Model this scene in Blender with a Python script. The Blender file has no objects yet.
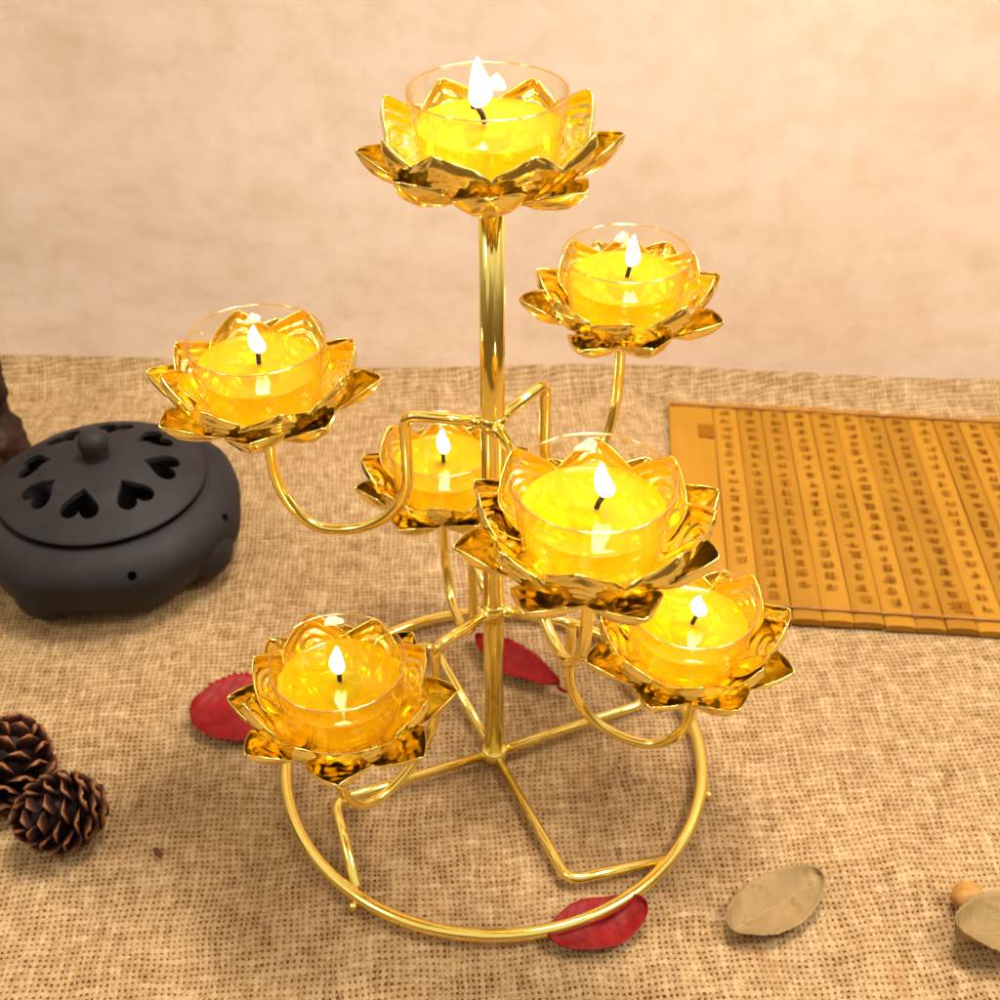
import bpy, bmesh, math, random
from mathutils import Vector, Matrix
PI = math.pi; R = math.radians
S = 0.1                       # one modelling unit is ten centimetres
scene = bpy.context.scene
COL = scene.collection
random.seed(7)

# ------------------------------------------------------------------ helpers
def link(o):
    COL.objects.link(o); return o

def empty(name, loc, label, cat, group=None, rz=0):
    o = link(bpy.data.objects.new(name, None))
    o.location = Vector(loc) * S; o.rotation_euler = (0, 0, rz)
    o.empty_display_size = .01
    o['label'] = label; o['category'] = cat
    if group: o['group'] = group
    return o

def obj(name, verts, faces, mat, parent=None, loc=(0, 0, 0), smooth=True, solid=None, rot=(0, 0, 0)):
    me = bpy.data.meshes.new(name)
    me.from_pydata([tuple(Vector(v) * S) for v in verts], [], faces)
    me.update()
    bm = bmesh.new(); bm.from_mesh(me)
    bmesh.ops.recalc_face_normals(bm, faces=bm.faces)
    bm.to_mesh(me); bm.free()
    if smooth:
        me.polygons.foreach_set('use_smooth', [True] * len(me.polygons))
    for m in (mat if isinstance(mat, (list, tuple)) else [mat]): me.materials.append(m)
    o = link(bpy.data.objects.new(name, me))
    o.location = Vector(loc) * S; o.rotation_euler = rot
    if parent: o.parent = parent
    if solid:
        m = o.modifiers.new('thickness', 'SOLIDIFY'); m.thickness = solid * S; m.offset = 0
    return o

def tag(o, label, cat, group=None):
    o['label'] = label; o['category'] = cat
    if group: o['group'] = group
    return o

class MB:
    def __init__(s): s.v = []; s.f = []
    def add(s, v, f):
        n = len(s.v); s.v += [tuple(x) for x in v]; s.f += [tuple(i + n for i in q) for q in f]; return s
    def tube(s, pts, r, n=14, cap=True):
        pts = [Vector(p) for p in pts]
        rs = r if isinstance(r, (list, tuple)) else [r] * len(pts)
        T = []
        for i in range(len(pts)):
            a = pts[max(i - 1, 0)]; b = pts[min(i + 1, len(pts) - 1)]
            T.append((b - a).normalized())
        up = Vector((0, 0, 1)) if abs(T[0].z) < .9 else Vector((1, 0, 0))
        N = (up - T[0] * up.dot(T[0])).normalized()
        v = []; f = []
        for i, p in enumerate(pts):
            N = (N - T[i] * N.dot(T[i])).normalized(); B = T[i].cross(N)
            for k in range(n):
                a = 2 * PI * k / n
                v.append(p + (N * math.cos(a) + B * math.sin(a)) * rs[i])
        for i in range(len(pts) - 1):
            for k in range(n):
                f.append((i * n + k, i * n + (k + 1) % n, (i + 1) * n + (k + 1) % n, (i + 1) * n + k))
        if cap:
            f.append(tuple(range(n))[::-1]); f.append(tuple((len(pts) - 1) * n + k for k in range(n)))
        return s.add(v, f)
    def loop(s, pts, r, n=12):
        pts = [Vector(p) for p in pts]; m = len(pts); v = []; f = []
        for i, p in enumerate(pts):
            t = (pts[(i + 1) % m] - pts[i - 1]).normalized()
            B = t.cross(Vector((0, 0, 1))).normalized(); N = B.cross(t)
            for k in range(n):
                a = 2 * PI * k / n; v.append(p + (N * math.cos(a) + B * math.sin(a)) * r)
        for i in range(m):
            j = (i + 1) % m
            for k in range(n):
                f.append((i * n + k, i * n + (k + 1) % n, j * n + (k + 1) % n, j * n + k))
        return s.add(v, f)
    def lathe(s, prof, n=64, fn=None, c=(0, 0, 0)):
        v = []; f = []
        m = len(prof)
        for k in range(n):
            a = 2 * PI * k / n
            for (r, z) in prof:
                rr = fn(a, r, z) if fn else (r, z)
                v.append((c[0] + rr[0] * math.cos(a), c[1] + rr[0] * math.sin(a), c[2] + rr[1]))
        for k in range(n):
            k2 = (k + 1) % n
            for i in range(m - 1):
                f.append((k * m + i, k2 * m + i, k2 * m + i + 1, k * m + i + 1))
        # close the poles with a fan
        for i, zc in ((0, prof[0]), (m - 1, prof[-1])):
            if zc[0] < 1e-4: continue
            if fn is None and not getattr(s, 'capping', False): continue
            f.append(tuple(k * m + i for k in range(n)))
        return s.add(v, f)
    def ball(s, c, r, n=12, sc=(1, 1, 1)):
        v = []; f = []
        for i in range(n // 2 + 1):
            ph = PI * i / (n // 2)
            for k in range(n):
                a = 2 * PI * k / n
                v.append((c[0] + r * sc[0] * math.sin(ph) * math.cos(a), c[1] + r * sc[1] * math.sin(ph) * math.sin(a), c[2] + r * sc[2] * math.cos(ph)))
        for i in range(n // 2):
            for k in range(n):
                f.append((i * n + k, i * n + (k + 1) % n, (i + 1) * n + (k + 1) % n, (i + 1) * n + k))
        return s.add(v, f)
    def build(s, name, mat, parent=None, weld=True, **kw):
        o = obj(name, s.v, s.f, mat, parent, **kw)
        if weld:
            bm = bmesh.new(); bm.from_mesh(o.data)
            bmesh.ops.remove_doubles(bm, verts=bm.verts, dist=1e-6)
            bmesh.ops.recalc_face_normals(bm, faces=bm.faces)
            bm.to_mesh(o.data); bm.free()
        return o

def spline(P, n=8):
    """Catmull-Rom through the points"""
    P = [Vector(p) for p in P]; out = []
    for i in range(len(P) - 1):
        p0 = P[max(i - 1, 0)]; p1 = P[i]; p2 = P[i + 1]; p3 = P[min(i + 2, len(P) - 1)]
        for k in range(n):
            t = k / n
            out.append(.5 * ((2 * p1) + (p2 - p0) * t + (2 * p0 - 5 * p1 + 4 * p2 - p3) * t * t + (3 * p1 - p0 - 3 * p2 + p3) * t ** 3))
    out.append(P[-1]); return out

def fillet(P, rad, n=6):
    P = [Vector(p) for p in P]; out = [P[0]]
    for i in range(1, len(P) - 1):
        a = (P[i - 1] - P[i]); b = (P[i + 1] - P[i]); r = min(rad, a.length * .49, b.length * .49)
        A = P[i] + a.normalized() * r; B = P[i] + b.normalized() * r
        for k in range(n + 1):
            t = k / n; out.append((1 - t) ** 2 * A + 2 * t * (1 - t) * P[i] + t * t * B)
    out.append(P[-1]); return out

# ------------------------------------------------------------------ materials
class NT:
    def __init__(s, name):
        s.m = bpy.data.materials.new(name); s.m.use_nodes = True
        s.t = s.m.node_tree; s.t.nodes.clear()
        s.out = s.t.nodes.new('ShaderNodeOutputMaterial')
    def n(s, typ, ins=None, **at):
        nd = s.t.nodes.new(typ)
        for k, v in at.items(): setattr(nd, k, v)
        for k, v in (ins or {}).items():
            if isinstance(v, bpy.types.NodeSocket): s.t.links.new(v, nd.inputs[k])
            else: nd.inputs[k].default_value = v
        return nd
    def math(s, op, a, b=0.0, c=None):
        ins = {0: a, 1: b}
        if c is not None: ins[2] = c
        return s.n('ShaderNodeMath', ins, operation=op).outputs[0]
    def coord(s, kind='Object'): return s.n('ShaderNodeTexCoord').outputs[kind]
    def mapping(s, vec, scale=(1, 1, 1), rot=(0, 0, 0)):
        return s.n('ShaderNodeMapping', {'Vector': vec, 'Scale': scale, 'Rotation': rot}).outputs[0]
    def noise(s, vec, scale, detail=3, rough=.5):
        return s.n('ShaderNodeTexNoise', {'Vector': vec, 'Scale': scale, 'Detail': detail, 'Roughness': rough}).outputs['Fac']
    def ramp(s, fac, stops):
        nd = s.n('ShaderNodeValToRGB', {0: fac}); cr = nd.color_ramp
        while len(cr.elements) < len(stops): cr.elements.new(.5)
        for e, (p, c) in zip(cr.elements, stops):
            e.position = p; e.color = (*c, 1) if len(c) == 3 else c
        return nd.outputs[0]
    def mix(s, f, a, b, blend='MIX'):
        nd = s.n('ShaderNodeMix', data_type='RGBA', blend_type=blend)
        for i, v in ((0, f), (6, a), (7, b)):
            if isinstance(v, bpy.types.NodeSocket): s.t.links.new(v, nd.inputs[i])
            else: nd.inputs[i].default_value = v if i == 0 else (*v, 1)
        return nd.outputs[2]
    def bump(s, h, strength, dist, normal=None):
        ins = {'Height': h, 'Strength': strength, 'Distance': dist}
        if normal is not None: ins['Normal'] = normal
        return s.n('ShaderNodeBump', ins).outputs[0]
    def bsdf(s, **kw):
        ins = {}
        for k, v in kw.items():
            k = k.replace('_', ' ')
            if k == 'Base Color' and not isinstance(v, bpy.types.NodeSocket): v = (*v, 1)
            ins[k] = v
        return s.n('ShaderNodeBsdfPrincipled', ins)
    def done(s, sh):
        s.t.links.new(sh if isinstance(sh, bpy.types.NodeSocket) else sh.outputs[0], s.out.inputs[0]); return s.m

def mat_gold(name='gold_metal', rough=.13, col=(1.0, .80, .215), bump=.0):
    t = NT(name); co = t.coord()
    n = t.noise(co, 260, 3); 
    r = t.n('ShaderNodeMapRange', {0: n, 1: .3, 2: .7, 3: rough * .7, 4: rough * 1.6}).outputs[0]
    kw = dict(Base_Color=col, Metallic=1.0, Roughness=r)
    if bump:
        w = t.noise(co, 110, 3, .55)
        kw['Normal'] = t.bump(w, bump, .0009)
    return t.done(t.bsdf(**kw))
GOLD = mat_gold('gold_wire', .10)
PETAL = mat_gold('gold_foil_petal', .16, (1.0, .81, .235), .22)

def mat_burlap():
    t = NT('burlap'); co = t.coord()
    warp = t.n('ShaderNodeTexNoise', {'Vector': co, 'Scale': 26.0, 'Detail': 3.0}).outputs['Color']
    warp2 = t.n('ShaderNodeTexNoise', {'Vector': co, 'Scale': 5.0, 'Detail': 2.0}).outputs['Color']
    d1 = t.n('ShaderNodeVectorMath', {0: warp, 1: (.5, .5, .5)}, operation='SUBTRACT').outputs[0]
    d1 = t.n('ShaderNodeVectorMath', {0: d1, 'Scale': .0085}, operation='SCALE').outputs[0]
    d2 = t.n('ShaderNodeVectorMath', {0: warp2, 1: (.5, .5, .5)}, operation='SUBTRACT').outputs[0]
    d2 = t.n('ShaderNodeVectorMath', {0: d2, 'Scale': .012}, operation='SCALE').outputs[0]
    v = t.n('ShaderNodeVectorMath', {0: co, 1: d1}, operation='ADD').outputs[0]
    v = t.n('ShaderNodeVectorMath', {0: v, 1: d2}, operation='ADD').outputs[0]
    v = t.mapping(v, (1 / .0026, 1 / .00285, 1), (0, 0, R(-4)))
    sep = t.n('ShaderNodeSeparateXYZ', {0: v})
    x, y = sep.outputs[0], sep.outputs[1]
    # per-thread variation of width: noise that changes slowly along the thread
    ix = t.math('ROUND', x); iy = t.math('ROUND', y)
    vx = t.n('ShaderNodeCombineXYZ', {0: t.math('MULTIPLY', ix, 7.31), 1: t.math('MULTIPLY', y, .16)}).outputs[0]
    vy = t.n('ShaderNodeCombineXYZ', {0: t.math('MULTIPLY', x, .16), 1: t.math('MULTIPLY', iy, 5.77), 2: 3.0}).outputs[0]
    wx = t.noise(vx, 1.0, 2); wy = t.noise(vy, 1.0, 2)
    fx = t.math('ABSOLUTE', t.math('SUBTRACT', x, ix))       # 0 at the thread's middle .. .5
    fy = t.math('ABSOLUTE', t.math('SUBTRACT', y, iy))
    big = t.math('ADD', t.math('MULTIPLY', t.math('SUBTRACT', t.noise(co, 160, 2, .6), .5), .10), t.math('MULTIPLY', t.math('SUBTRACT', t.noise(co, 520, 2, .6), .5), .42))
    hwx = t.math('ADD', t.math('MULTIPLY_ADD', wx, .50, .15), big); hwy = t.math('ADD', t.math('MULTIPLY_ADD', wy, .50, .15), big)
    def prof(f, hw):
        q = t.math('DIVIDE', f, hw); q = t.math('MULTIPLY', q, q)
        return t.math('SQRT', t.math('MAXIMUM', t.math('SUBTRACT', 1.0, q), 0.0))
    px = prof(fx, hwx); py = prof(fy, hwy)
    k = t.math('MULTIPLY', t.math('COSINE', t.math('MULTIPLY', x, PI)), t.math('COSINE', t.math('MULTIPLY', y, PI)))
    hx = t.math('MULTIPLY', px, t.math('MULTIPLY_ADD', k, .32, .68))
    hy = t.math('MULTIPLY', py, t.math('MULTIPLY_ADD', k, -.32, .68))
    h = t.math('MAXIMUM', hx, hy)
    fib = t.noise(co, 1500, 4, .65)
    h2 = t.math('MULTIPLY_ADD', fib, .28, h)
    # fibre colours differ from thread to thread
    tone = t.math('MULTIPLY_ADD', t.math('ADD', wx, wy), .5, t.math('MULTIPLY', t.math('SUBTRACT', t.noise(co, 420, 3, .7), .5), .75))
    base = t.ramp(tone, [(.2, (.23, .132, .054)), (.5, (.395, .258, .125)), (.8, (.56, .405, .235))])
    hole = t.ramp(h, [(0.0, (.26, .10, .03)), (.62, (1, 1, 1))])
    col = t.mix(1.0, base, hole, 'MULTIPLY')
    speck = t.ramp(t.noise(co, 33, 2, .4), [(.68, (0, 0, 0)), (.76, (1, 1, 1))])
    col = t.mix(t.math('MULTIPLY', speck, .35), col, (.30, .13, .035))
    nm = t.bump(h2, .9, .0007)
    return t.done(t.bsdf(Base_Color=col, Roughness=.95, Normal=nm, Specular_IOR_Level=.1))

def mat_wall():
    t = NT('wall_paper'); co = t.coord()
    a = t.noise(t.mapping(co, (1, 1, 2.2)), 14, 5, .62); b = t.noise(co, 60, 4, .6); c = t.noise(co, 3, 2)
    f = t.math('ADD', t.math('MULTIPLY', a, .62), t.math('MULTIPLY', c, .38))
    col = t.ramp(f, [(.36, (.76, .615, .49)), (.5, (.86, .71, .595)), (.64, (.90, .76, .665))])
    col = t.mix(t.math('MULTIPLY', t.math('MAXIMUM', t.math('SUBTRACT', b, .45), 0.0), 1.1), col, (.62, .45, .27))
    return t.done(t.bsdf(Base_Color=col, Roughness=.9, Normal=t.bump(t.noise(co, 500, 3), .15, .0004)))

def mat_glass():
    t = NT('clear_glass')
    lw = t.n('ShaderNodeLayerWeight', {'Blend': .5}).outputs['Facing']
    fr = t.math('MULTIPLY_ADD', t.math('POWER', lw, 3.0), .75, .035)
    tint = t.ramp(lw, [(.0, (.995, .99, .97)), (.6, (.985, .96, .88)), (1.0, (.80, .66, .38))])
    tr = t.n('ShaderNodeBsdfTransparent', {0: tint})
    gl = t.n('ShaderNodeBsdfGlossy', {'Color': (1, .97, .9, 1), 'Roughness': .03})
    return t.done(t.n('ShaderNodeMixShader', {0: fr, 1: tr.outputs[0], 2: gl.outputs[0]}).outputs[0])

def mat_rim():
    t = NT('glass_rim')
    tr = t.n('ShaderNodeBsdfTransparent', {0: (1, .86, .58, 1)})
    gl = t.n('ShaderNodeBsdfGlossy', {'Color': (1, .90, .66, 1), 'Roughness': .08})
    return t.done(t.n('ShaderNodeMixShader', {0: .30, 1: tr.outputs[0], 2: gl.outputs[0]}).outputs[0])

def mat_oil():
    t = NT('yellow_candle_jelly'); co = t.coord()
    lw = t.n('ShaderNodeLayerWeight', {'Blend': .5}).outputs['Facing']
    fr = t.math('MULTIPLY_ADD', t.math('POWER', lw, 4.0), .5, .03)
    nz = t.noise(co, 150, 3)
    tr = t.n('ShaderNodeBsdfTransparent', {0: (1.0, .90, .16, 1)})
    tl = t.n('ShaderNodeBsdfTranslucent', {0: (1.0, .73, .014, 1)})
    df = t.n('ShaderNodeBsdfDiffuse', {0: (1.0, .73, .012, 1)})
    body = t.n('ShaderNodeMixShader', {0: .5, 1: tl.outputs[0], 2: df.outputs[0]}).outputs[0]
    m = t.n('ShaderNodeMixShader', {0: t.math('MULTIPLY_ADD', nz, .16, .36), 1: tr.outputs[0], 2: body}).outputs[0]
    gl = t.n('ShaderNodeBsdfGlossy', {'Color': (1, .96, .85, 1), 'Roughness': .03, 'Normal': t.bump(t.noise(co, 90, 2), .25, .0006)})
    return t.done(t.n('ShaderNodeMixShader', {0: fr, 1: m, 2: gl.outputs[0]}).outputs[0])

def mat_flame():
    t = NT('flame'); co = t.coord()
    z = t.n('ShaderNodeSeparateXYZ', {0: co}).outputs[2]
    f = t.n('ShaderNodeMapRange', {0: z, 1: -.0005, 2: .0055}).outputs[0]
    col = t.ramp(f, [(0, (1, .42, .08)), (.3, (1, .76, .40)), (.8, (1, .88, .62))])
    st = t.n('ShaderNodeMapRange', {0: f, 1: 0.0, 2: .5, 3: 4.0, 4: FLAME}).outputs[0]
    tr = t.n('ShaderNodeBsdfTransparent', {0: (1, 1, 1, 1)}).outputs[0]
    lw = t.n('ShaderNodeLayerWeight', {'Blend': .5}).outputs['Facing']
    edge = t.n('ShaderNodeMapRange', {0: lw, 1: .45, 2: .92, 3: 0.0, 4: 1.0}, interpolation_type='SMOOTHSTEP').outputs[0]
    col = t.mix(edge, col, (1, .62, .20))
    st = t.math('MULTIPLY', st, t.math('MULTIPLY_ADD', edge, -.94, 1.0))
    em = t.n('ShaderNodeEmission', {0: col, 1: st}).outputs[0]
    low = t.n('ShaderNodeMapRange', {0: f, 1: -.05, 2: .42, 3: .05, 4: 1.0}).outputs[0]
    rim = t.n('ShaderNodeMapRange', {0: lw, 1: .55, 2: 1.0, 3: 1.0, 4: .04}).outputs[0]
    return t.done(t.n('ShaderNodeMixShader', {0: t.math('MULTIPLY', low, rim), 1: tr, 2: em}).outputs[0])
FLAME = 32.0

def mat_simple(name, c1, c2, scale, rough=.6, bump=.3, dist=.0005, detail=4, **kw):
    t = NT(name); co = t.coord()
    n = t.noise(co, scale, detail, .6)
    return t.done(t.bsdf(Base_Color=t.ramp(n, [(.3, c1), (.7, c2)]), Roughness=rough, Normal=t.bump(t.noise(co, scale * 4, 4), bump, dist), **kw))

BURLAP = mat_burlap(); WALL = mat_wall(); GLASS = mat_glass(); RIM = mat_rim(); OIL = mat_oil(); FLM = mat_flame()
CLAY = mat_simple('dark_clay', (.012, .0102, .0120), (.023, .0195, .022), 40, .62, .15, .0003, Specular_IOR_Level=.25)
WICKM = mat_simple('charred_wick', (.02, .01, .006), (.06, .03, .015), 400, .9)
WICKW = mat_simple('waxed_wick', (.72, .55, .28), (.9, .75, .45), 400, .7)
TIN = mat_simple('tin_disc', (.30, .25, .09), (.46, .39, .16), 300, .35, .2, .0003, Metallic=.5)
WOOD = mat_simple('dark_root_wood', (.004, .002, .002), (.045, .012, .006), 50, .6, .8, .002, Specular_IOR_Level=.3)
CONE = None

VEIN = .38
def mat_leaf(name, a, b, vein, rough=.5, edge=None):
    """veins run from the midrib (local x axis) outwards at a slant"""
    t = NT(name); co = t.coord()
    sp = t.n('ShaderNodeSeparateXYZ', {0: co}); x, y = sp.outputs[0], sp.outputs[1]
    ay = t.math('ABSOLUTE', y)
    mid = t.math('LESS_THAN', ay, .00028)
    q = t.math('SUBTRACT', x, t.math('MULTIPLY', ay, .75))
    q = t.math('ADD', q, t.math('MULTIPLY', t.math('SUBTRACT', t.noise(co, 90, 2), .5), .0022))
    w = t.math('ABSOLUTE', t.math('SUBTRACT', t.math('FRACT', t.math('DIVIDE', q, .0052)), .5))
    side = t.n('ShaderNodeMapRange', {0: w, 1: .0, 2: .09, 3: 1.0, 4: 0.0}).outputs[0]
    f = t.math('MAXIMUM', mid, t.math('MULTIPLY', side, .75))
    base = t.ramp(t.noise(co, 70, 5, .65), [(.3, a), (.7, b)])
    base = t.mix(t.ramp(t.noise(co, 160, 3, .6), [(.60, (0, 0, 0)), (.72, (.5, .5, .5))]), base, (a[0] * .62, a[1] * .48, a[2] * .35))
    col = t.mix(t.math('MULTIPLY', f, VEIN), base, vein)
    h = t.math('SUBTRACT', t.math('MULTIPLY', t.noise(co, 500, 3), .3), f)
    return t.done(t.bsdf(Base_Color=col, Roughness=rough, Specular_IOR_Level=.2, Normal=t.bump(h, .5, .0004)))
RED = mat_leaf('red_leaf', (.17, .003, .005), (.30, .007, .009), (.14, .005, .007))
RED2 = mat_leaf('dark_red_leaf', (.13, .005, .008), (.30, .009, .011), (.12, .006, .01))
TAN = mat_leaf('dried_leaf', (.22, .140, .055), (.31, .205, .088), (.38, .27, .12), .6)

# ------------------------------------------------------------------ setting
def grid(nx, ny, fn):
    v = [fn(i / nx, j / ny) for j in range(ny + 1) for i in range(nx + 1)]
    f = [(j * (nx + 1) + i, j * (nx + 1) + i + 1, (j + 1) * (nx + 1) + i + 1, (j + 1) * (nx + 1) + i) for j in range(ny) for i in range(nx)]
    return v, f
def wall_y(x): return 3.33 - .035 * x
from mathutils import noise as mn
def cloth(u, w):
    x = -8 + 16 * u
    y1 = wall_y(x) + .02
    y = -6 + (y1 + 6) * w
    z = .010 * mn.noise(Vector((x * .9, y * .9, 0))) - .010
    k = max(0, 1 - (y1 - y) / .34); z += .20 * k ** 2
    return (x, y, z - .004)
v, f = grid(120, 160, cloth)
tc = obj('tablecloth', v, f, BURLAP); tc['kind'] = 'structure'
# the wall, with its foot sweeping a little way onto the cloth
prof = []
def wallf(u, w):
    x = -9 + 18 * u; yw = wall_y(x) + .0
    z = -.05 + 7 * w
    return (x, yw + .04 * mn.noise(Vector((x * .5, 0, z * .5))), z)
v, f = grid(60, 40, wallf)
wl = obj('wall', v, f, WALL, solid=None); wl['kind'] = 'structure'

# ------------------------------------------------------------------ the candle stand
stand = empty('candle_stand', (0, 0, 0), 'gold wire candle stand with central pole and seven lotus shaped cup holders', 'candle stand')
WR = .0235; RZ = .052
ring_pts = [(math.cos(2 * PI * k / 160), math.sin(2 * PI * k / 160), RZ) for k in range(160)]
MB().loop(ring_pts, .0285, 14).build('base_ring', GOLD, stand)
for a in (-13, 234, 113):
    b = MB().ball((1.035 * math.cos(R(a)), 1.035 * math.sin(R(a)), .024), .022, 12)
    b.tube([(1.0 * math.cos(R(a)), 1.0 * math.sin(R(a)), .04), (1.035 * math.cos(R(a)), 1.035 * math.sin(R(a)), .024)], .012, 8)
    b.build('foot', GOLD, stand)
for k, (c, e) in enumerate(zip([(.329, -.727), (.764, .327), (-.327, .74), (-.743, -.292)], [(.765, -.617), (.567, .80), (-.765, .62), (-.595, -.77)])):
    m = math.hypot(*c)
    s0 = (c[0] / m * .05, c[1] / m * .05, .055)
    P = fillet([s0, (c[0], c[1], .052), (e[0], e[1], .055)], .07)
    MB().tube(P, WR, 14).build('leg', GOLD, stand)
# pole
pole = MB(); pole.capping = True
pole.lathe([(.046, .035), (.046, .98), (.0465, 1.03), (.046, 1.9), (.0475, 2.02), (.047, 2.93)], 32)
pole.build('pole', GOLD, stand)
def collar(z, r=.054, h=.028):
    MB().lathe([(.044, z - h - .006), (r, z - h), (r + .002, z), (r, z + h), (.044, z + h + .006)], 32).build('collar', GOLD, stand)
collar(2.0); collar(1.01); collar(.06, .062, .03)

pu, pl = 52.41, -15.36
LOTUS = {  # x, y, rim z, spin in degrees
    'top': (-.012, 0, 3.308, 0), 'left': (-.909, .12, 2.297, -3), 'front': (.334, -.838, 2.341, 17),
    'rear_right': (.560, .719, 2.353, 14), 'low_left': (-.602, -.604, 1.288, 2),
    'low_right': (.824, -.228, 1.240, 19), 'low_rear': (-.242, .832, 1.297, 22)}
def arm(x, y, z0, zr, drop=.30, low=.32, rc=.35, cf=.62, out=.0, rise=.34):
    L = math.hypot(x, y); dx, dy = x / L, y / L
    top = zr - .33
    zb = z0 - drop - low           # lowest point of the bend
    z1 = z0 - drop; c = rc + (L - rc) * cf
    pts = fillet([(.045, 0, z0 - .005), (rc, 0, z0), (rc, 0, z1 - .01)], .055)[:-1]
    for k in range(17):
        t = PI / 2 * k / 16; pts.append(Vector((c - (c - rc) * math.cos(t), 0, z1 - (z1 - zb) * math.sin(t))))
    for k in range(1, 19):
        t = PI / 2 * k / 18; pts.append(Vector((c + (L + out - c) * math.sin(t), 0, zb + rise * (1 - math.cos(t)))))
    pts += spline([(L + out, 0, zb + rise), (L + out * .85, 0, zb + rise + (top - zb - rise) * .45), (L, 0, top)], 6)[1:]
    pts[-1].z = top + .01
    P = [(p.x * dx, p.x * dy, p.z) for p in pts]
    b = MB().tube(P, WR, 14)
    b.build('arm', GOLD, stand)
    # blob of solder where the arm meets the pole
    MB().ball((dx * .062, dy * .062, z0 - .005), .034, 12, (1, 1, .9)).build('weld', GOLD, stand)
for n, z0 in (('left', 2.0), ('front', 2.0), ('rear_right', 2.0), ('low_left', 1.01), ('low_right', 1.01), ('low_rear', 1.01)):
    x, y, zr, sp = LOTUS[n]
    if z0 > 1.5: arm(x, y, z0, zr)
    else: arm(x, y, z0, zr, low=.37, cf=.70, out=.055, rise=.30)

def petal_mesh(cl, hw, cup, embx, seed, tipcurl=0, NU=40, NV=24, A=.010):
    rnd = random.Random(seed)
    cls = spline([(r, 0, z) for r, z in cl], 12)
    def at(u):
        i = u * (len(cls) - 1); j = min(int(i), len(cls) - 2); t = i - j
        return cls[j].lerp(cls[j + 1], t), (cls[j + 1] - cls[j]).normalized()
    def hwf(u):
        i = u * (len(hw) - 1); j = min(int(i), len(hw) - 2); t = i - j
        a, b = hw[j], hw[j + 1]
        t2 = t
        return a + (b - a) * t2
    tw = rnd.uniform(-.10, .10); sk = rnd.uniform(-.02, .02); lift = rnd.uniform(-.012, .014)
    v = []; f = []
    for i in range(NU + 1):
        u = i / NU; p, t = at(u); n = Vector((-t.z, 0, t.x)); w = hwf(u)
        for j in range(NV + 1):
            s = -1 + 2 * j / NV
            edge = abs(s) ** 2.2
            c = cup(u)
            off = c * edge * (w / .13) + lift * u * u * 2
            # stamped relief: a raised oval with concentric ridges
            ex, er = embx
            rho = math.hypot((u - ex) / er, s * .95)
            if rho < 1: off -= A * math.sqrt(1 - rho * rho) * 2.4 + A * .50 * math.cos(rho * PI * 7 + .6 * math.sin(u * 9 + seed)) * (1 - rho ** 4)
            off += .0022 * math.cos(s * 11 + u * 3) * (1 if rho >= 1 else 0) * min((rho - 1) * 5, 1)
            off += .006 * mn.noise(Vector((u * 5 + seed, s * 3, seed * 1.7))) 
            off += tipcurl * max(u - .8, 0) ** 2 * 4
            q = p + n * off + Vector((0, w * s + sk * u, 0))
            q.z += tw * w * s
            v.append(q)
    for i in range(NU):
        for j in range(NV):
            a = i * (NV + 1) + j; f.append((a, a + 1, a + NV + 2, a + NV + 1))
    return v, f

INNER_HW = [.050, .078, .108, .132, .147, .153, .150, .136, .105, .056, .006]
OUTER_HW = [.038, .038, .042, .060, .092, .116, .126, .121, .100, .058, .005]
def make_petals():
    inn, out = [], []
    for k in range(8):
        v, f = petal_mesh([(.10, -.318), (.20, -.300), (.280, -.232), (.332, -.168), (.388, -.090)], INNER_HW,
                          lambda u: .030 * math.sin(min(u * 1.25, 1) * PI * .5), (.62, .34), k * 1.37, .10, A=.012)
        inn.append((v, f))
        v, f = petal_mesh([(.09, -.322), (.17, -.322), (.28, -.300), (.38, -.255), (.455, -.188)], OUTER_HW,
                          lambda u: .068 * min(u * 1.3, 1), (.70, .26), 50 + k * 2.1, .05, A=.0035)
        out.append((v, f))
    return inn, out
PIN, POUT = make_petals()
bank = {}
def lotus(key, idx):
    x, y, zr, spin = LOTUS[key]
    base = MB().lathe([(.0001, -.322), (.12, -.322), (.16, -.314), (.165, -.306), (.12, -.309), (.0001, -.309)], 40)
    h = base.build('lotus_holder', PETAL, stand, loc=(x, y, zr))
    h.rotation_euler = (random.uniform(-.03, .03), random.uniform(-.03, .03), R(spin))
    for k in range(8):
        for kind, src, a in (('inner_petal', PIN, 22.5 + 45 * k), ('outer_petal', POUT, 45 * k)):
            q = (k * 3 + idx * 5) % 8
            me = bank.get((kind, q))
            if me is None:
                o = obj(kind, *src[q], PETAL, h, solid=.003); bank[(kind, q)] = o.data
            else:
                o = link(bpy.data.objects.new(kind, me)); o.parent = h
                m = o.modifiers.new('thickness', 'SOLIDIFY'); m.thickness = .003 * S; m.offset = 0
            o.rotation_euler = (R(random.uniform(-3, 3)), R(random.uniform(-4, 4)), R(a + random.uniform(-2.5, 2.5)))
    return h
for i, k in enumerate(LOTUS): lotus(k, i)

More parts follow.
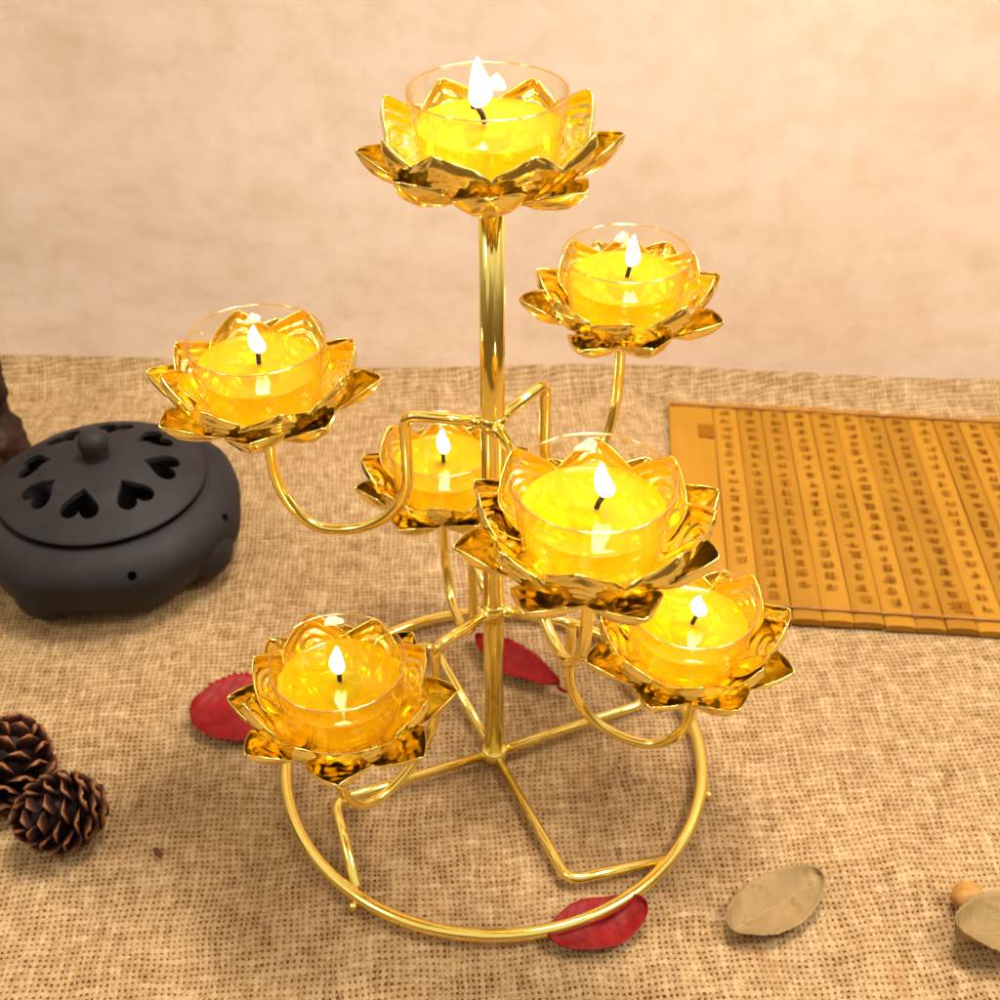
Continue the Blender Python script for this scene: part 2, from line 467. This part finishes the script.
# ------------------------------------------------------------------ candles in glass cups
def candle(key, label, fl_w, fl_h, lean, wick_dx, proto=None):
    x, y, zr, spin = LOTUS[key]
    root = empty('glass_cup_candle', (x, y, zr - .300), label, 'candle', 'lit candles in the lotus holders')
    H = .300
    g = MB().lathe([(.0001, .004), (.17, .004), (.215, .012), (.236, .05), (.252, .16), (.2687, H - .006), (.2687, H), (.2655, H + .004), (.261, H),
                    (.244, .16), (.228, .055), (.208, .022), (.17, .016), (.0001, .016)], 72)
    gc = g.build('glass_cup', GLASS, root)
    MB().loop([(.2655 * math.cos(2 * PI * k / 96), .2655 * math.sin(2 * PI * k / 96), H + .005) for k in range(96)], .0042, 10).build('rim', RIM, gc)
    o = MB().lathe([(.0001, .020), (.17, .020), (.205, .027), (.224, .058), (.2385, .150), (.2425, .188), (.2415, .1905), (.235, .1855), (.20, .184), (.03, .184), (.014, .187), (.0001, .187)], 72)
    o.build('candle_jelly', OIL, root)
    t = MB().lathe([(.0001, .120), (.074, .120), (.082, .150), (.083, .178), (.080, .180), (.077, .166), (.030, .168), (.024, .178), (.0001, .180)], 36)
    t.build('wick_disc', TIN, root)
    a = wick_dx
    w = spline([(0, 0, .06), (a * .1, 0, .13), (a * .15, .002, .180), (a * .3, 0, .194)], 6)
    MB().tube(w, .0085, 8).build('wick', WICKW, root)
    w2 = spline([(a * .3, 0, .194), (a * .5, -.002, .220), (a * .9, 0, .245), (a * 1.25, 0, .255), (a * 1.4, 0, .242)], 6)
    MB().tube(w2, [.0095] * (len(w2) - 3) + [.009, .008, .005], 8).build('wick_tip', WICKM, root)
    pr = []
    for i in range(25):
        s = i / 24
        rr = fl_w * .5 * (math.sin(PI * min(s / .62, 1) * .5) ** .75 if s < .31 else 1.0)
        rr = fl_w * .5 * ((1 - (1 - min(s / .30, 1)) ** 2.2) ** .62) * (1 if s < .30 else max(1 - ((s - .30) / .70) ** 1.55, 0) ** .95)
        pr.append((max(rr, .0001), s * fl_h))
    fm = MB(); fm.lathe(pr, 24, fn=lambda an, r, z: (r, z))
    vv = [(p[0] + lean * (p[2] / fl_h) ** 2 + .10 * fl_w * math.sin(p[2] / fl_h * 5 + spin + x * 9), p[1] + .06 * fl_w * math.cos(p[2] / fl_h * 4 + x * 5), p[2]) for p in fm.v]
    obj('flame', vv, fm.f, FLM, root, loc=(a * .9, 0, .242))
    return root
candle('top', 'highest candle, lit in its glass cup on top of the gold pole', .080, .175, .008, -.035)
candle('left', 'lit candle in the upper lotus at far left, above the black incense burner', .062, .122, -.006, .005)
candle('front', 'lit candle in the large nearest lotus, right in front of the pole', .066, .135, -.01, .035)
candle('rear_right', 'lit candle in the lotus at right rear, second highest, above the bamboo scroll', .064, .145, .014, .02)
candle('low_left', 'lit candle in the lowest lotus at front left, over the round red leaf', .060, .140, -.008, .004)
candle('low_right', 'lit candle in the lower right lotus, its flame partly behind a bigger gold petal', .066, .110, .0, .03)
candle('low_rear', 'lit candle in the small lotus left of and behind the pole', .062, .150, .006, -.003)

# ------------------------------------------------------------------ incense burner
PX, PY = -2.20, 1.585
pot = empty('incense_burner', (PX, PY, 0), 'dark clay incense burner with heart shaped holes in its lid', 'incense burner', rz=0); pot.scale = (1, 1, 1.13)
def lobes(a, r, z):
    # six soft lobes low on the body
    g = math.exp(-((z - .17) / .13) ** 2)
    s = .5 + .5 * math.cos(7 * (a - R(-112)))
    r2 = r * (1.01 + .04 * g * s ** 2)
    e = .5 + .5 * math.cos(6 * (a - R(-112)))
    return (r2 + .012 * mn.noise(Vector((math.cos(a) * 2, math.sin(a) * 2, z * 4))), z)
bp = [(.40, .0), (.52, .012), (.62, .055), (.69, .13), (.725, .23), (.735, .30), (.705, .355), (.655, .395), (.60, .415), (.565, .420), (.545, .41), (.54, .38), (.54, .25), (.45, .10), (.30, .08), (.0001, .08)]
bp2 = spline([(r, 0, z) for r, z in bp], 5)
bb = MB(); bb.lathe([(p.x, p.z) for p in bp2], 180, fn=lambda a, r, z: lobes(a, r, z) if r > .56 else (r, z))
body = bb.build('pot_body', CLAY, pot)
def prism(mb, poly, z0, z1):
    n = len(poly); v = [(x, y, z0) for x, y in poly] + [(x, y, z1) for x, y in poly]
    f = [tuple(range(n))[::-1], tuple(range(n, 2 * n))] + [(i, (i + 1) % n, n + (i + 1) % n, n + i) for i in range(n)]
    return mb.add(v, f)
def boolcut(o, cutter):
    m = o.modifiers.new('cut', 'BOOLEAN'); m.operation = 'DIFFERENCE'; m.solver = 'EXACT'; m.object = cutter
    bpy.context.view_layer.update()
    dg = bpy.context.evaluated_depsgraph_get()
    me = bpy.data.meshes.new_from_object(o.evaluated_get(dg))
    o.modifiers.clear(); o.data = me
    me.set_sharp_from_angle(angle=R(40))
    bpy.data.objects.remove(cutter)
    return o
cut = MB()
for a in (-128, -66, -14, 40, 100, 160, -170):
    c, s = math.cos(R(a)), math.sin(R(a))
    cut.tube([(.60 * c, .60 * s, .26), (.85 * c, .85 * s, .41)], .024, 14)
boolcut(body, cut.build('cutter', CLAY, pot))
for a in (-112, -22, 68, 158):
    q = MB().ball((0, 0, 0), 1, 24); c, sn = math.cos(R(a)), math.sin(R(a))
    q.v = [((.58 + x * .19) * c - y * .19 * sn, (.58 + x * .19) * sn + y * .19 * c, .175 + z * .165) for x, y, z in q.v]
    q.build('foot', CLAY, pot)
POT_SHADE = mat_simple('pot_inside_shade', (.004, .003, .003), (.010, .008, .007), 60, .95, Specular_IOR_Level=.05)  # shade inside the pot painted near black, so the lid holes look dark
body.data.materials.append(POT_SHADE)
for p in body.data.polygons:
    c = p.center
    if math.hypot(c.x, c.y) < .0546 and c.z < .0405 and not (c.z < .006 and math.hypot(c.x, c.y) > .034): p.material_index = 1
def heart(s):
    P = []
    for k in range(28):
        t = 2 * PI * k / 28
        x = 16 * math.sin(t) ** 3; y = 13 * math.cos(t) - 5 * math.cos(2 * t) - 2 * math.cos(3 * t) - math.cos(4 * t)
        P.append((-y * s / 16 , x * s / 16))      # point towards -x ... flipped below
    return P
lidp = [(.0001, .60), (.10, .598), (.22, .585), (.30, .572), (.33, .556), (.345, .556), (.42, .535), (.50, .500), (.55, .468), (.575, .452), (.578, .462),]
lp = [(.0001, .575), (.20, .562), (.33, .533), (.45, .492), (.53, .455), (.57, .443), (.598, .446), (.596, .460), (.545, .486), (.46, .518), (.345, .556), (.325, .566), (.30, .571), (.15, .592), (.0001, .598)]
lp = [(p.x * .95, p.z) for p in spline([(r, 0, z) for r, z in lp], 7)]
lid = MB().lathe(lp, 200).build('lid', CLAY, pot)
for k in range(8):
    for tries in range(6):
        a = R(-91.3 + 45.13 * k + .37 * tries); c, sn = math.cos(a), math.sin(a)
        poly = [(.87 - (.435 + x + .075), y) for x, y in heart(.105)][::-1]      # the point faces the knob
        cut = prism(MB(), [(x * c - y * sn, x * sn + y * c) for x, y in poly], .40, .66 + .003 * tries)
        old = lid.data; n0 = len(old.vertices)
        boolcut(lid, cut.build('cutter', CLAY, pot))
        me = lid.data
        if len(me.vertices) != n0 and max(v.co.z for v in me.vertices) < .0605: break
        lid.data = old
MB().lathe([(.0001, .58), (.080, .586), (.074, .600), (.073, .625), (.080, .655), (.084, .685), (.078, .712), (.058, .733), (.030, .742), (.0001, .744)], 40).build('knob', CLAY, pot)

# ------------------------------------------------------------------ dark carved root at the left edge
rt = MB()
def root_tube(pts, rs, seed, n=28):
    P = spline(pts, 10); Rr = []
    for i in range(len(P)):
        t = i / (len(P) - 1) * (len(rs) - 1); j = min(int(t), len(rs) - 2); Rr.append(rs[j] + (rs[j + 1] - rs[j]) * (t - j))
    k0 = len(rt.v); rt.tube(P, Rr, n)
    for i in range(k0, len(rt.v)):
        q = Vector(rt.v[i]); d = mn.noise(q * 4.5 + Vector((seed, 0, 0))) * .09 + mn.noise(q * 13) * .035
        ctr = min(P, key=lambda p: (p - q).length); dr = (q - ctr)
        rt.v[i] = tuple(q + dr.normalized() * d) if dr.length > 1e-4 else tuple(q)
root_tube([(-3.12, 2.42, -.02), (-3.17, 2.46, .22), (-3.17, 2.52, .5), (-3.24, 2.6, .85), (-3.34, 2.7, 1.3)], [.20, .17, .13, .15, .10, .05], 1)
root_tube([(-3.30, 2.25, -.02), (-3.34, 2.3, .25), (-3.42, 2.4, .55), (-3.55, 2.5, .9)], [.25, .2, .2, .1], 4)
root_tube([(-3.20, 2.6, 1.02), (-3.27, 2.62, 1.05), (-3.40, 2.64, 1.02)], [.02, .05, .05], 7, 12)
ro = rt.build('carved_root', WOOD)
tag(ro, 'dark reddish brown gnarled root ornament rising behind the incense burner', 'ornament')

# ------------------------------------------------------------------ pine cones
def mat_cone():
    t = NT('pine_cone_scale'); co = t.coord()
    at = t.n('ShaderNodeAttribute', attribute_name='tip').outputs['Fac']
    n = t.noise(co, 300, 4)
    f = t.math('ADD', at, t.math('MULTIPLY', t.math('SUBTRACT', n, .5), .5))
    col = t.ramp(f, [(.1, (.012, .004, .003)), (.62, (.055, .016, .008)), (.95, (.26, .10, .035))])
    return t.done(t.bsdf(Base_Color=col, Roughness=.6, Specular_IOR_Level=.2, Normal=t.bump(n, .4, .0004)))
CONEM = mat_cone()
def pine_cone(loc, axis, rad, length, label, seed, n=58):
    rnd = random.Random(seed); v = []; f = []; tip = []
    def put(vs, fs, ts):
        k = len(v); v.extend(vs); f.extend(tuple(i + k for i in q) for q in fs); tip.extend(ts)
    core = MB().ball((0, 0, 0), 1, 14); put([(x * rad * .62, y * rad * .62, z * length * .42) for x, y, z in core.v], core.f, [0.] * len(core.v))
    for i in range(n):
        t = (i + .5) / n; a = i * 2.39996
        z = (-.5 + t) * length * .92
        prof = math.sin(PI * min(max(t * .80 + .16, 0), 1)) ** .75
        rr = rad * prof
        el = R(-10 + 95 * t ** 1.3 + rnd.uniform(-9, 9)) - .12         # the scales lean towards the tip
        L = rad * .62 * (1.0 - .35 * t); W = rad * .40 * (1 - .45 * t)
        out = Vector((math.cos(a), math.sin(a), 0)); tan = Vector((-math.sin(a), math.cos(a), 0)); up = Vector((0, 0, 1))
        d = out * math.cos(el) + up * math.sin(el); nn = -out * math.sin(el) + up * math.cos(el)
        base = out * (rr - L * math.cos(el) * .95 if rr > L * math.cos(el) else .02 * rad) + up * (z - L * math.sin(el) * .5)
        vs = []; ts = []
        NU, NV = 6, 6
        for sgn in (1, -1):
            for p in range(NU + 1):
                u = p / NU; w = W * (math.sin(PI * .5 * min(u * 1.35 + .15, 1)) if u < .75 else math.sqrt(max(1 - ((u - .75) / .262) ** 2, .0)))
                for q in range(NV + 1):
                    s = -1 + 2 * q / NV
                    th = .045 * rad * (1 - s * s * .8) * (1 if u < .98 else .4)
                    vs.append(base + d * (L * u) + tan * (w * s) + nn * (-(s * s) * W * .25 + L * .16 * u * u + sgn * th)); ts.append(u ** 3)
        m = (NU + 1) * (NV + 1); fs = []
        for b in (0, m):
            for p in range(NU):
                for q in range(NV):
                    k = b + p * (NV + 1) + q; fs.append((k, k + 1, k + NV + 2, k + NV + 1))
        for p in range(NU):
            for q in (0, NV):
                k = p * (NV + 1) + q; fs.append((k, k + NV + 1, k + NV + 1 + m, k + m))
        for q in range(NV):
            k = NU * (NV + 1) + q; fs.append((k, k + 1, k + 1 + m, k + m))
        put(vs, fs, ts)
    o = obj('pine_cone', v, f, CONEM, loc=loc)
    at = o.data.attributes.new('tip', 'FLOAT', 'POINT'); at.data.foreach_set('value', tip)
    o.rotation_mode = 'QUATERNION'; o.rotation_quaternion = Vector((0, 0, 1)).rotation_difference(Vector(axis).normalized())
    return tag(o, label, 'pine cone', 'small pine cones at the left edge')
pine_cone((-1.965, -.46, .18), (-.66, -.62, .42), .188, .38, 'whole dark brown pine cone lying in front, its round end towards the viewer', 3)
pine_cone((-2.27, -.17, .19), (.35, .35, .80), .225, .42, 'dark pine cone cut off by the left edge, behind the whole one', 8)

# ------------------------------------------------------------------ leaves
def leaf(name, a, b, width, mat, label, cat, seed, lift=.04, serr=.0, blunt=.72, tipw=1.3, curl=.0, stem=0, z=.012, group=None, roll=0):
    a = Vector((*a, 0)); b = Vector((*b, 0)); L = (b - a).length
    NU, NV = 60, 16; v = []; f = []
    for i in range(NU + 1):
        u = i / NU
        w = width * .5 * (math.sin(PI * u ** tipw) ** blunt if 0 < u < 1 else 0) + .002
        for j in range(NV + 1):
            s = -1 + 2 * j / NV
            ww = w
            if abs(s) > .99 and serr: ww = w * (1 + serr * (1 - 2 * ((u * 17) % 1)))
            x = (u - .5) * L + (serr * .04 if abs(s) > .9 else 0); y = ww * s
            zz = lift * (s * s) + curl * (2 * u - 1) ** 2 + .026 * mn.noise(Vector((x * 6, y * 6, seed))) + .010 * mn.noise(Vector((x * 16, y * 16, seed))) + roll * s * w + lift * .4
            v.append((x, y, max(zz, .004)))
    for i in range(NU):
        for j in range(NV):
            k = i * (NV + 1) + j; f.append((k, k + 1, k + NV + 2, k + NV + 1))
    c = (a + b) / 2
    o = obj(name, v, f, mat, loc=(c.x, c.y, z), solid=.003)
    o.rotation_euler = (0, 0, math.atan2(b.y - a.y, b.x - a.x))
    tag(o, label, cat, group)
    if stem:
        sgn = 1 if stem > 0 else -1
        MB().tube(spline([(sgn * L * .48, 0, .012 + curl), (sgn * (L * .5 + abs(stem) * .5), .01, .03), (sgn * (L * .5 + abs(stem)), .03, .035)], 5), [.010] * 11, 8).build('stem', mat, o)
    return o
leaf('red_leaf', (-1.52, .25), (-1.0, .35), .45, RED, 'bright red saw-edged leaf lying under the lowest left lotus', 'leaf', 2, .03, .06, .42, 1.0, .02)
leaf('red_leaf', (-.10, .80), (.33, .43), .21, RED, 'narrow red leaf with a thin stem lying behind the foot of the pole', 'leaf', 5, .035, .05, .7, .9, .03, stem=.06)
leaf('red_leaf', (.235, -1.01), (.66, -.86), .25, RED2, 'dark red leaf lying under the front of the base ring', 'leaf', 9, .03, .0, .5, 1.0, .02)
leaf('dried_leaf', (1.00, -.98), (1.44, -.70), .27, TAN, 'oval tan dried leaf lying alone right of the base ring', 'leaf', 12, blunt=.52, lift=.035, serr=.02, tipw=1.0, curl=.03)
leaf('dried_leaf', (1.93, -1.03), (2.42, -.93), .30, TAN, 'curled tan dried leaf cut off by the right edge', 'leaf', 15, .07, .03, .5, 1.0, .05, z=.03)
CRUMB = mat_simple('orange_seed', (.32, .14, .025), (.48, .24, .055), 120, .6)
sd = MB().ball((0, 0, 0), 1, 16)
sdv = [Vector(q) for q in sd.v]
sdv = [tuple(Vector((q.x * .075, q.y * .066, q.z * .06)) * (1 + .25 * mn.noise(q * 1.6))) for q in sdv]
tag(obj('seed_pod', sdv, sd.f, CRUMB, loc=(2.065, -.815, .055)), 'small orange seed pod tucked behind the curled leaf at right', 'seed pod')
TW = mat_simple('twig_bark', (.05, .015, .008), (.12, .04, .015), 200, .8)
tag(MB().tube(spline([(-1.535, -.535, .02), (-1.52, -.555, .03), (-1.495, -.585, .02)], 5), [.007, .010, .012, .013, .014, .014, .013, .011, .009, .006, .003], 8).build('twig', TW), 'tiny dark splinter lying on the burlap right of the pine cones', 'twig')

# ------------------------------------------------------------------ bamboo slip scroll
def mat_bamboo():
    t = NT('bamboo_slip'); co = t.coord('Object'); oi = t.n('ShaderNodeObjectInfo').outputs['Random']
    n = t.noise(t.mapping(co, (60, 4, 60)), 1.0, 4, .6); m = t.noise(co, 22, 3)
    f = t.math('ADD', t.math('MULTIPLY', n, .4), t.math('ADD', t.math('MULTIPLY', m, .35), t.math('MULTIPLY', oi, .25)))
    col = t.ramp(f, [(.25, (.25, .105, .006)), (.5, (.335, .150, .009)), (.8, (.41, .195, .016))])
    return t.done(t.bsdf(Base_Color=col, Roughness=.5, Specular_IOR_Level=.2, Normal=t.bump(n, .12, .0003)))
BAM = mat_bamboo()
INK = mat_simple('brown_ink', (.17, .055, .004), (.23, .080, .007), 90, .9, Specular_IOR_Level=.05)
INKP = mat_simple('faded_brown_ink', (.235, .088, .005), (.29, .115, .008), 90, .9, Specular_IOR_Level=.05)
SEAL = mat_simple('brown_seal_ink', (.20, .068, .004), (.26, .095, .007), 70, .9, Specular_IOR_Level=.05)
CORD = mat_simple('brown_cord', (.25, .09, .02), (.40, .17, .04), 200, .8)
scroll = empty('bamboo_scroll', (1.4, 3.0, 0), 'golden brown bamboo slip scroll with columns of small brown characters, lying unrolled', 'scroll')
rs = random.Random(21)
yt0, yb0 = 3.05, .99
def edge_x(i, y):      # x of the seam left of slip i at depth y
    xt = 1.455 + .1595 * i; xb = 1.295 + .164 * i
    return xb + (xt - xb) * (y - yb0) / (yt0 - yb0)
def top_y(x): return 3.05 - .100 * (x - 1.455)
def bot_y(x): return .99 - .095 * (x - 1.295)
def slip(i, x0f, x1f):
    g = .0025
    xt0, xt1 = x0f(yt0) + g, x1f(yt0) - g; xb0, xb1 = x0f(yb0) + g, x1f(yb0) - g
    jt = rs.uniform(-.012, .012); jb = rs.uniform(-.014, .014)
    th = .030; hz = .012 + rs.uniform(0, .008)
    corners = [(xt0, top_y(xt0) + jt), (xt1, top_y(xt1) + jt), (xb1, bot_y(xb1) + jb), (xb0, bot_y(xb0) + jb)]
    NU, NV = 24, 6; v = []; f = []
    org = Vector((xb0, bot_y(xb0), 0))
    def P(u, s, zz):
        a = Vector((*corners[3], 0)).lerp(Vector((*corners[0], 0)), u); b = Vector((*corners[2], 0)).lerp(Vector((*corners[1], 0)), u)
        p = a.lerp(b, s); p.z = zz; return p
    for lay in (0, 1):
        for a in range(NU + 1):
            for b in range(NV + 1):
                u = a / NU; s = b / NV; e = abs(2 * s - 1)
                zz = .004 if lay == 0 else hz + th - .010 * e ** 4 + .010 * mn.noise(Vector((i * 3.1, u * 3, 0)))
                v.append(P(u, s, zz) - org)
    m = (NU + 1) * (NV + 1)
    for bse in (0, m):
        for a in range(NU):
            for b in range(NV):
                k = bse + a * (NV + 1) + b; f.append((k, k + 1, k + NV + 2, k + NV + 1))
    for a in range(NU):
        for b in (0, NV):
            k = a * (NV + 1) + b; f.append((k, k + NV + 1, k + NV + 1 + m, k + m))
    for b in range(NV):
        for a in (0, NU):
            k = a * (NV + 1) + b; f.append((k, k + 1, k + 1 + m, k + m))
    o = obj('slip', v, f, BAM, scroll, loc=org - Vector((1.4, 3.0, 0)), smooth=False)
    ztop = hz + th + .012
    return o, P, ztop, org
def quad(mb, P, u0, s0, u1, s1, w, z, org):
    a = P(u0, s0, z) - org; b = P(u1, s1, z) - org; d = b - a
    if d.length < 1e-5: return
    n = Vector((-d.y, d.x, 0)).normalized() * w * .5; e = d.normalized() * w * .2
    q = [a - e - n, b + e - n * .8, b + e + n * .8, a - e + n]
    mb.add(q, [(0, 1, 2, 3)])
def glyph(mb, P, uc, sc, hu, hs, z, org):
    """one brush character: a few strokes in a square cell"""
    kind = rs.random()
    for k in range(rs.choice((2, 3, 3, 4))):
        yy = uc + hu * (-.8 + 1.6 * (k + .3 * rs.random()) / 3)
        l = hs * rs.uniform(.5, 1); c = sc + hs * rs.uniform(-.15, .15)
        quad(mb, P, yy, c - l, yy + hu * rs.uniform(-.05, .18), c + l, .0085, z, org)
    for k in range(rs.choice((1, 2, 2))):
        x = sc + hs * rs.uniform(-.65, .65)
        quad(mb, P, uc - hu * rs.uniform(.5, 1), x, uc + hu * rs.uniform(.4, 1), x + hs * rs.uniform(-.2, .2), .0075, z, org)
    if False:
        quad(mb, P, uc + hu * .1, sc, uc - hu, sc - hs * .9, .009, z, org); quad(mb, P, uc + hu * .1, sc, uc - hu, sc + hs * .9, .010, z, org)
NSL = 17
o, P, zt, org = slip(-1, lambda y: 1.164 + (y - 3.05) * .078 , lambda y: edge_x(0, y))
mb = MB()
prism(mb, [((P(u, s, 0) - org).x, (P(u, s, 0) - org).y) for u, s in ((.80, .64), (.80, .97), (.87, .97), (.87, .64))], zt - .03, zt)
mb.build('seal_mark', SEAL, o, smooth=False)
for i in range(NSL):
    o, P, zt, org = slip(i, lambda y, i=i: edge_x(i, y), lambda y, i=i: edge_x(i + 1, y))
    dark = [.5, .2, .25, .9, .4, .85, .2, .85, .3, .6, .7, .4, .6, .5, .3, .6, .5][i]
    mb = MB()
    u = .945
    nch = rs.choice((19, 20, 20)); last = {0: 17}.get(i, nch)
    for k in range(last):
        glyph(mb, P, u - .0452 * k, .5 + rs.uniform(-.04, .04), .0145, .22, zt - .0015, org)
    mb.build('writing', INK if dark > .55 else INKP, o, smooth=False)
    if i == 7:
        mb = MB(); prism(mb, [((P(a, b, 0) - org).x, (P(a, b, 0) - org).y) for a, b in ((.062, .40), (.062, .98), (.105, .98), (.105, .40))], zt - .03, zt - .004)
        mb.build('seal_mark', SEAL, o, smooth=False)
for uu in (.975, .035):
    pts = []
    for k in range(-1, NSL + 1):
        x = edge_x(k, yb0 + (yt0 - yb0) * uu) if k >= 0 else 1.17 - (.0 if uu > .5 else .13)
        pts.append((x - 1.4, bot_y(x) + (top_y(x) - bot_y(x)) * uu - 3.0, .056))
    MB().tube(pts, .0085, 6).build('binding_cord', CORD, scroll)

# ------------------------------------------------------------------ light, world, camera
def area(name, loc, target, size, power, color, sy=None):
    l = bpy.data.lights.new(name, 'AREA'); l.energy = power; l.color = color; l.size = size * S
    if sy: l.shape = 'RECTANGLE'; l.size_y = sy * S
    o = link(bpy.data.objects.new(name, l)); o.location = Vector(loc) * S
    o.rotation_euler = (Vector(target) - Vector(loc)).to_track_quat('-Z', 'Y').to_euler(); return o
area('ceiling_lamp', (1.4, 1.9, 13), (0.3, 1.4, 0), 3.0, 17.5, (1, .92, .77))
area('side_lamp', (-9, -5, 11), (0, 1, 1), 2.5, 4, (1, .86, .66))
area('wall_fill_light', (7, -2, 11), (.5, 3.6, 3), 3, 11.5, (1, .91, .78))  # added fill from the right, aimed at the wall to brighten it

w = bpy.data.worlds.new('World'); scene.world = w; w.use_nodes = True
nt = w.node_tree; nt.nodes.clear()
wo = nt.nodes.new('ShaderNodeOutputWorld'); bg = nt.nodes.new('ShaderNodeBackground')
tcn = nt.nodes.new('ShaderNodeTexCoord'); sx = nt.nodes.new('ShaderNodeSeparateXYZ'); nt.links.new(tcn.outputs['Generated'], sx.inputs[0])
nz = nt.nodes.new('ShaderNodeTexNoise'); nz.inputs['Scale'].default_value = 2.2; nz.inputs['Detail'].default_value = 2; nt.links.new(tcn.outputs['Generated'], nz.inputs['Vector'])
ma = nt.nodes.new('ShaderNodeMath'); ma.operation = 'MULTIPLY_ADD'; nt.links.new(nz.outputs['Fac'], ma.inputs[0]); ma.inputs[1].default_value = .9; nt.links.new(sx.outputs[2], ma.inputs[2])
rp = nt.nodes.new('ShaderNodeValToRGB'); nt.links.new(ma.outputs[0], rp.inputs[0])
cr = rp.color_ramp
cr.elements[0].position = .42; cr.elements[0].color = (.21, .125, .055, 1)
cr.elements[1].position = 1.0; cr.elements[1].color = (1.0, .90, .74, 1)
e = cr.elements.new(.70); e.color = (.34, .26, .18, 1)
mb2 = nt.nodes.new('ShaderNodeMath'); mb2.operation = 'MULTIPLY_ADD'; nt.links.new(sx.outputs[1], mb2.inputs[0]); mb2.inputs[1].default_value = .16; nt.links.new(ma.outputs[0], mb2.inputs[2])
nt.links.new(mb2.outputs[0], rp.inputs[0])
nt.links.new(rp.outputs[0], bg.inputs[0]); bg.inputs[1].default_value = .9
nt.links.new(bg.outputs[0], wo.inputs[0])

cam = bpy.data.cameras.new('camera'); co = link(bpy.data.objects.new('camera', cam))
co.location = Vector((.0286, -4.1075, 4.8335)) * S; co.rotation_euler = (R(90) - .66537, 0, 0)
cam.sensor_width = 36; cam.lens = 36 * 1.27608; cam.clip_start = .01; cam.clip_end = 20
cam.dof.use_dof = True; cam.dof.focus_distance = .465; cam.dof.aperture_fstop = 18
scene.camera = co
scene.view_settings.view_transform = 'Standard'; scene.view_settings.look = 'None'
scene.view_settings.exposure = 0.0; scene.view_settings.gamma = 1
scene.cycles.max_bounces = 8; scene.cycles.glossy_bounces = 5; scene.cycles.use_adaptive_sampling = True; scene.cycles.adaptive_threshold = .02; scene.cycles.transparent_max_bounces = 24
scene.cycles.sample_clamp_indirect = 6
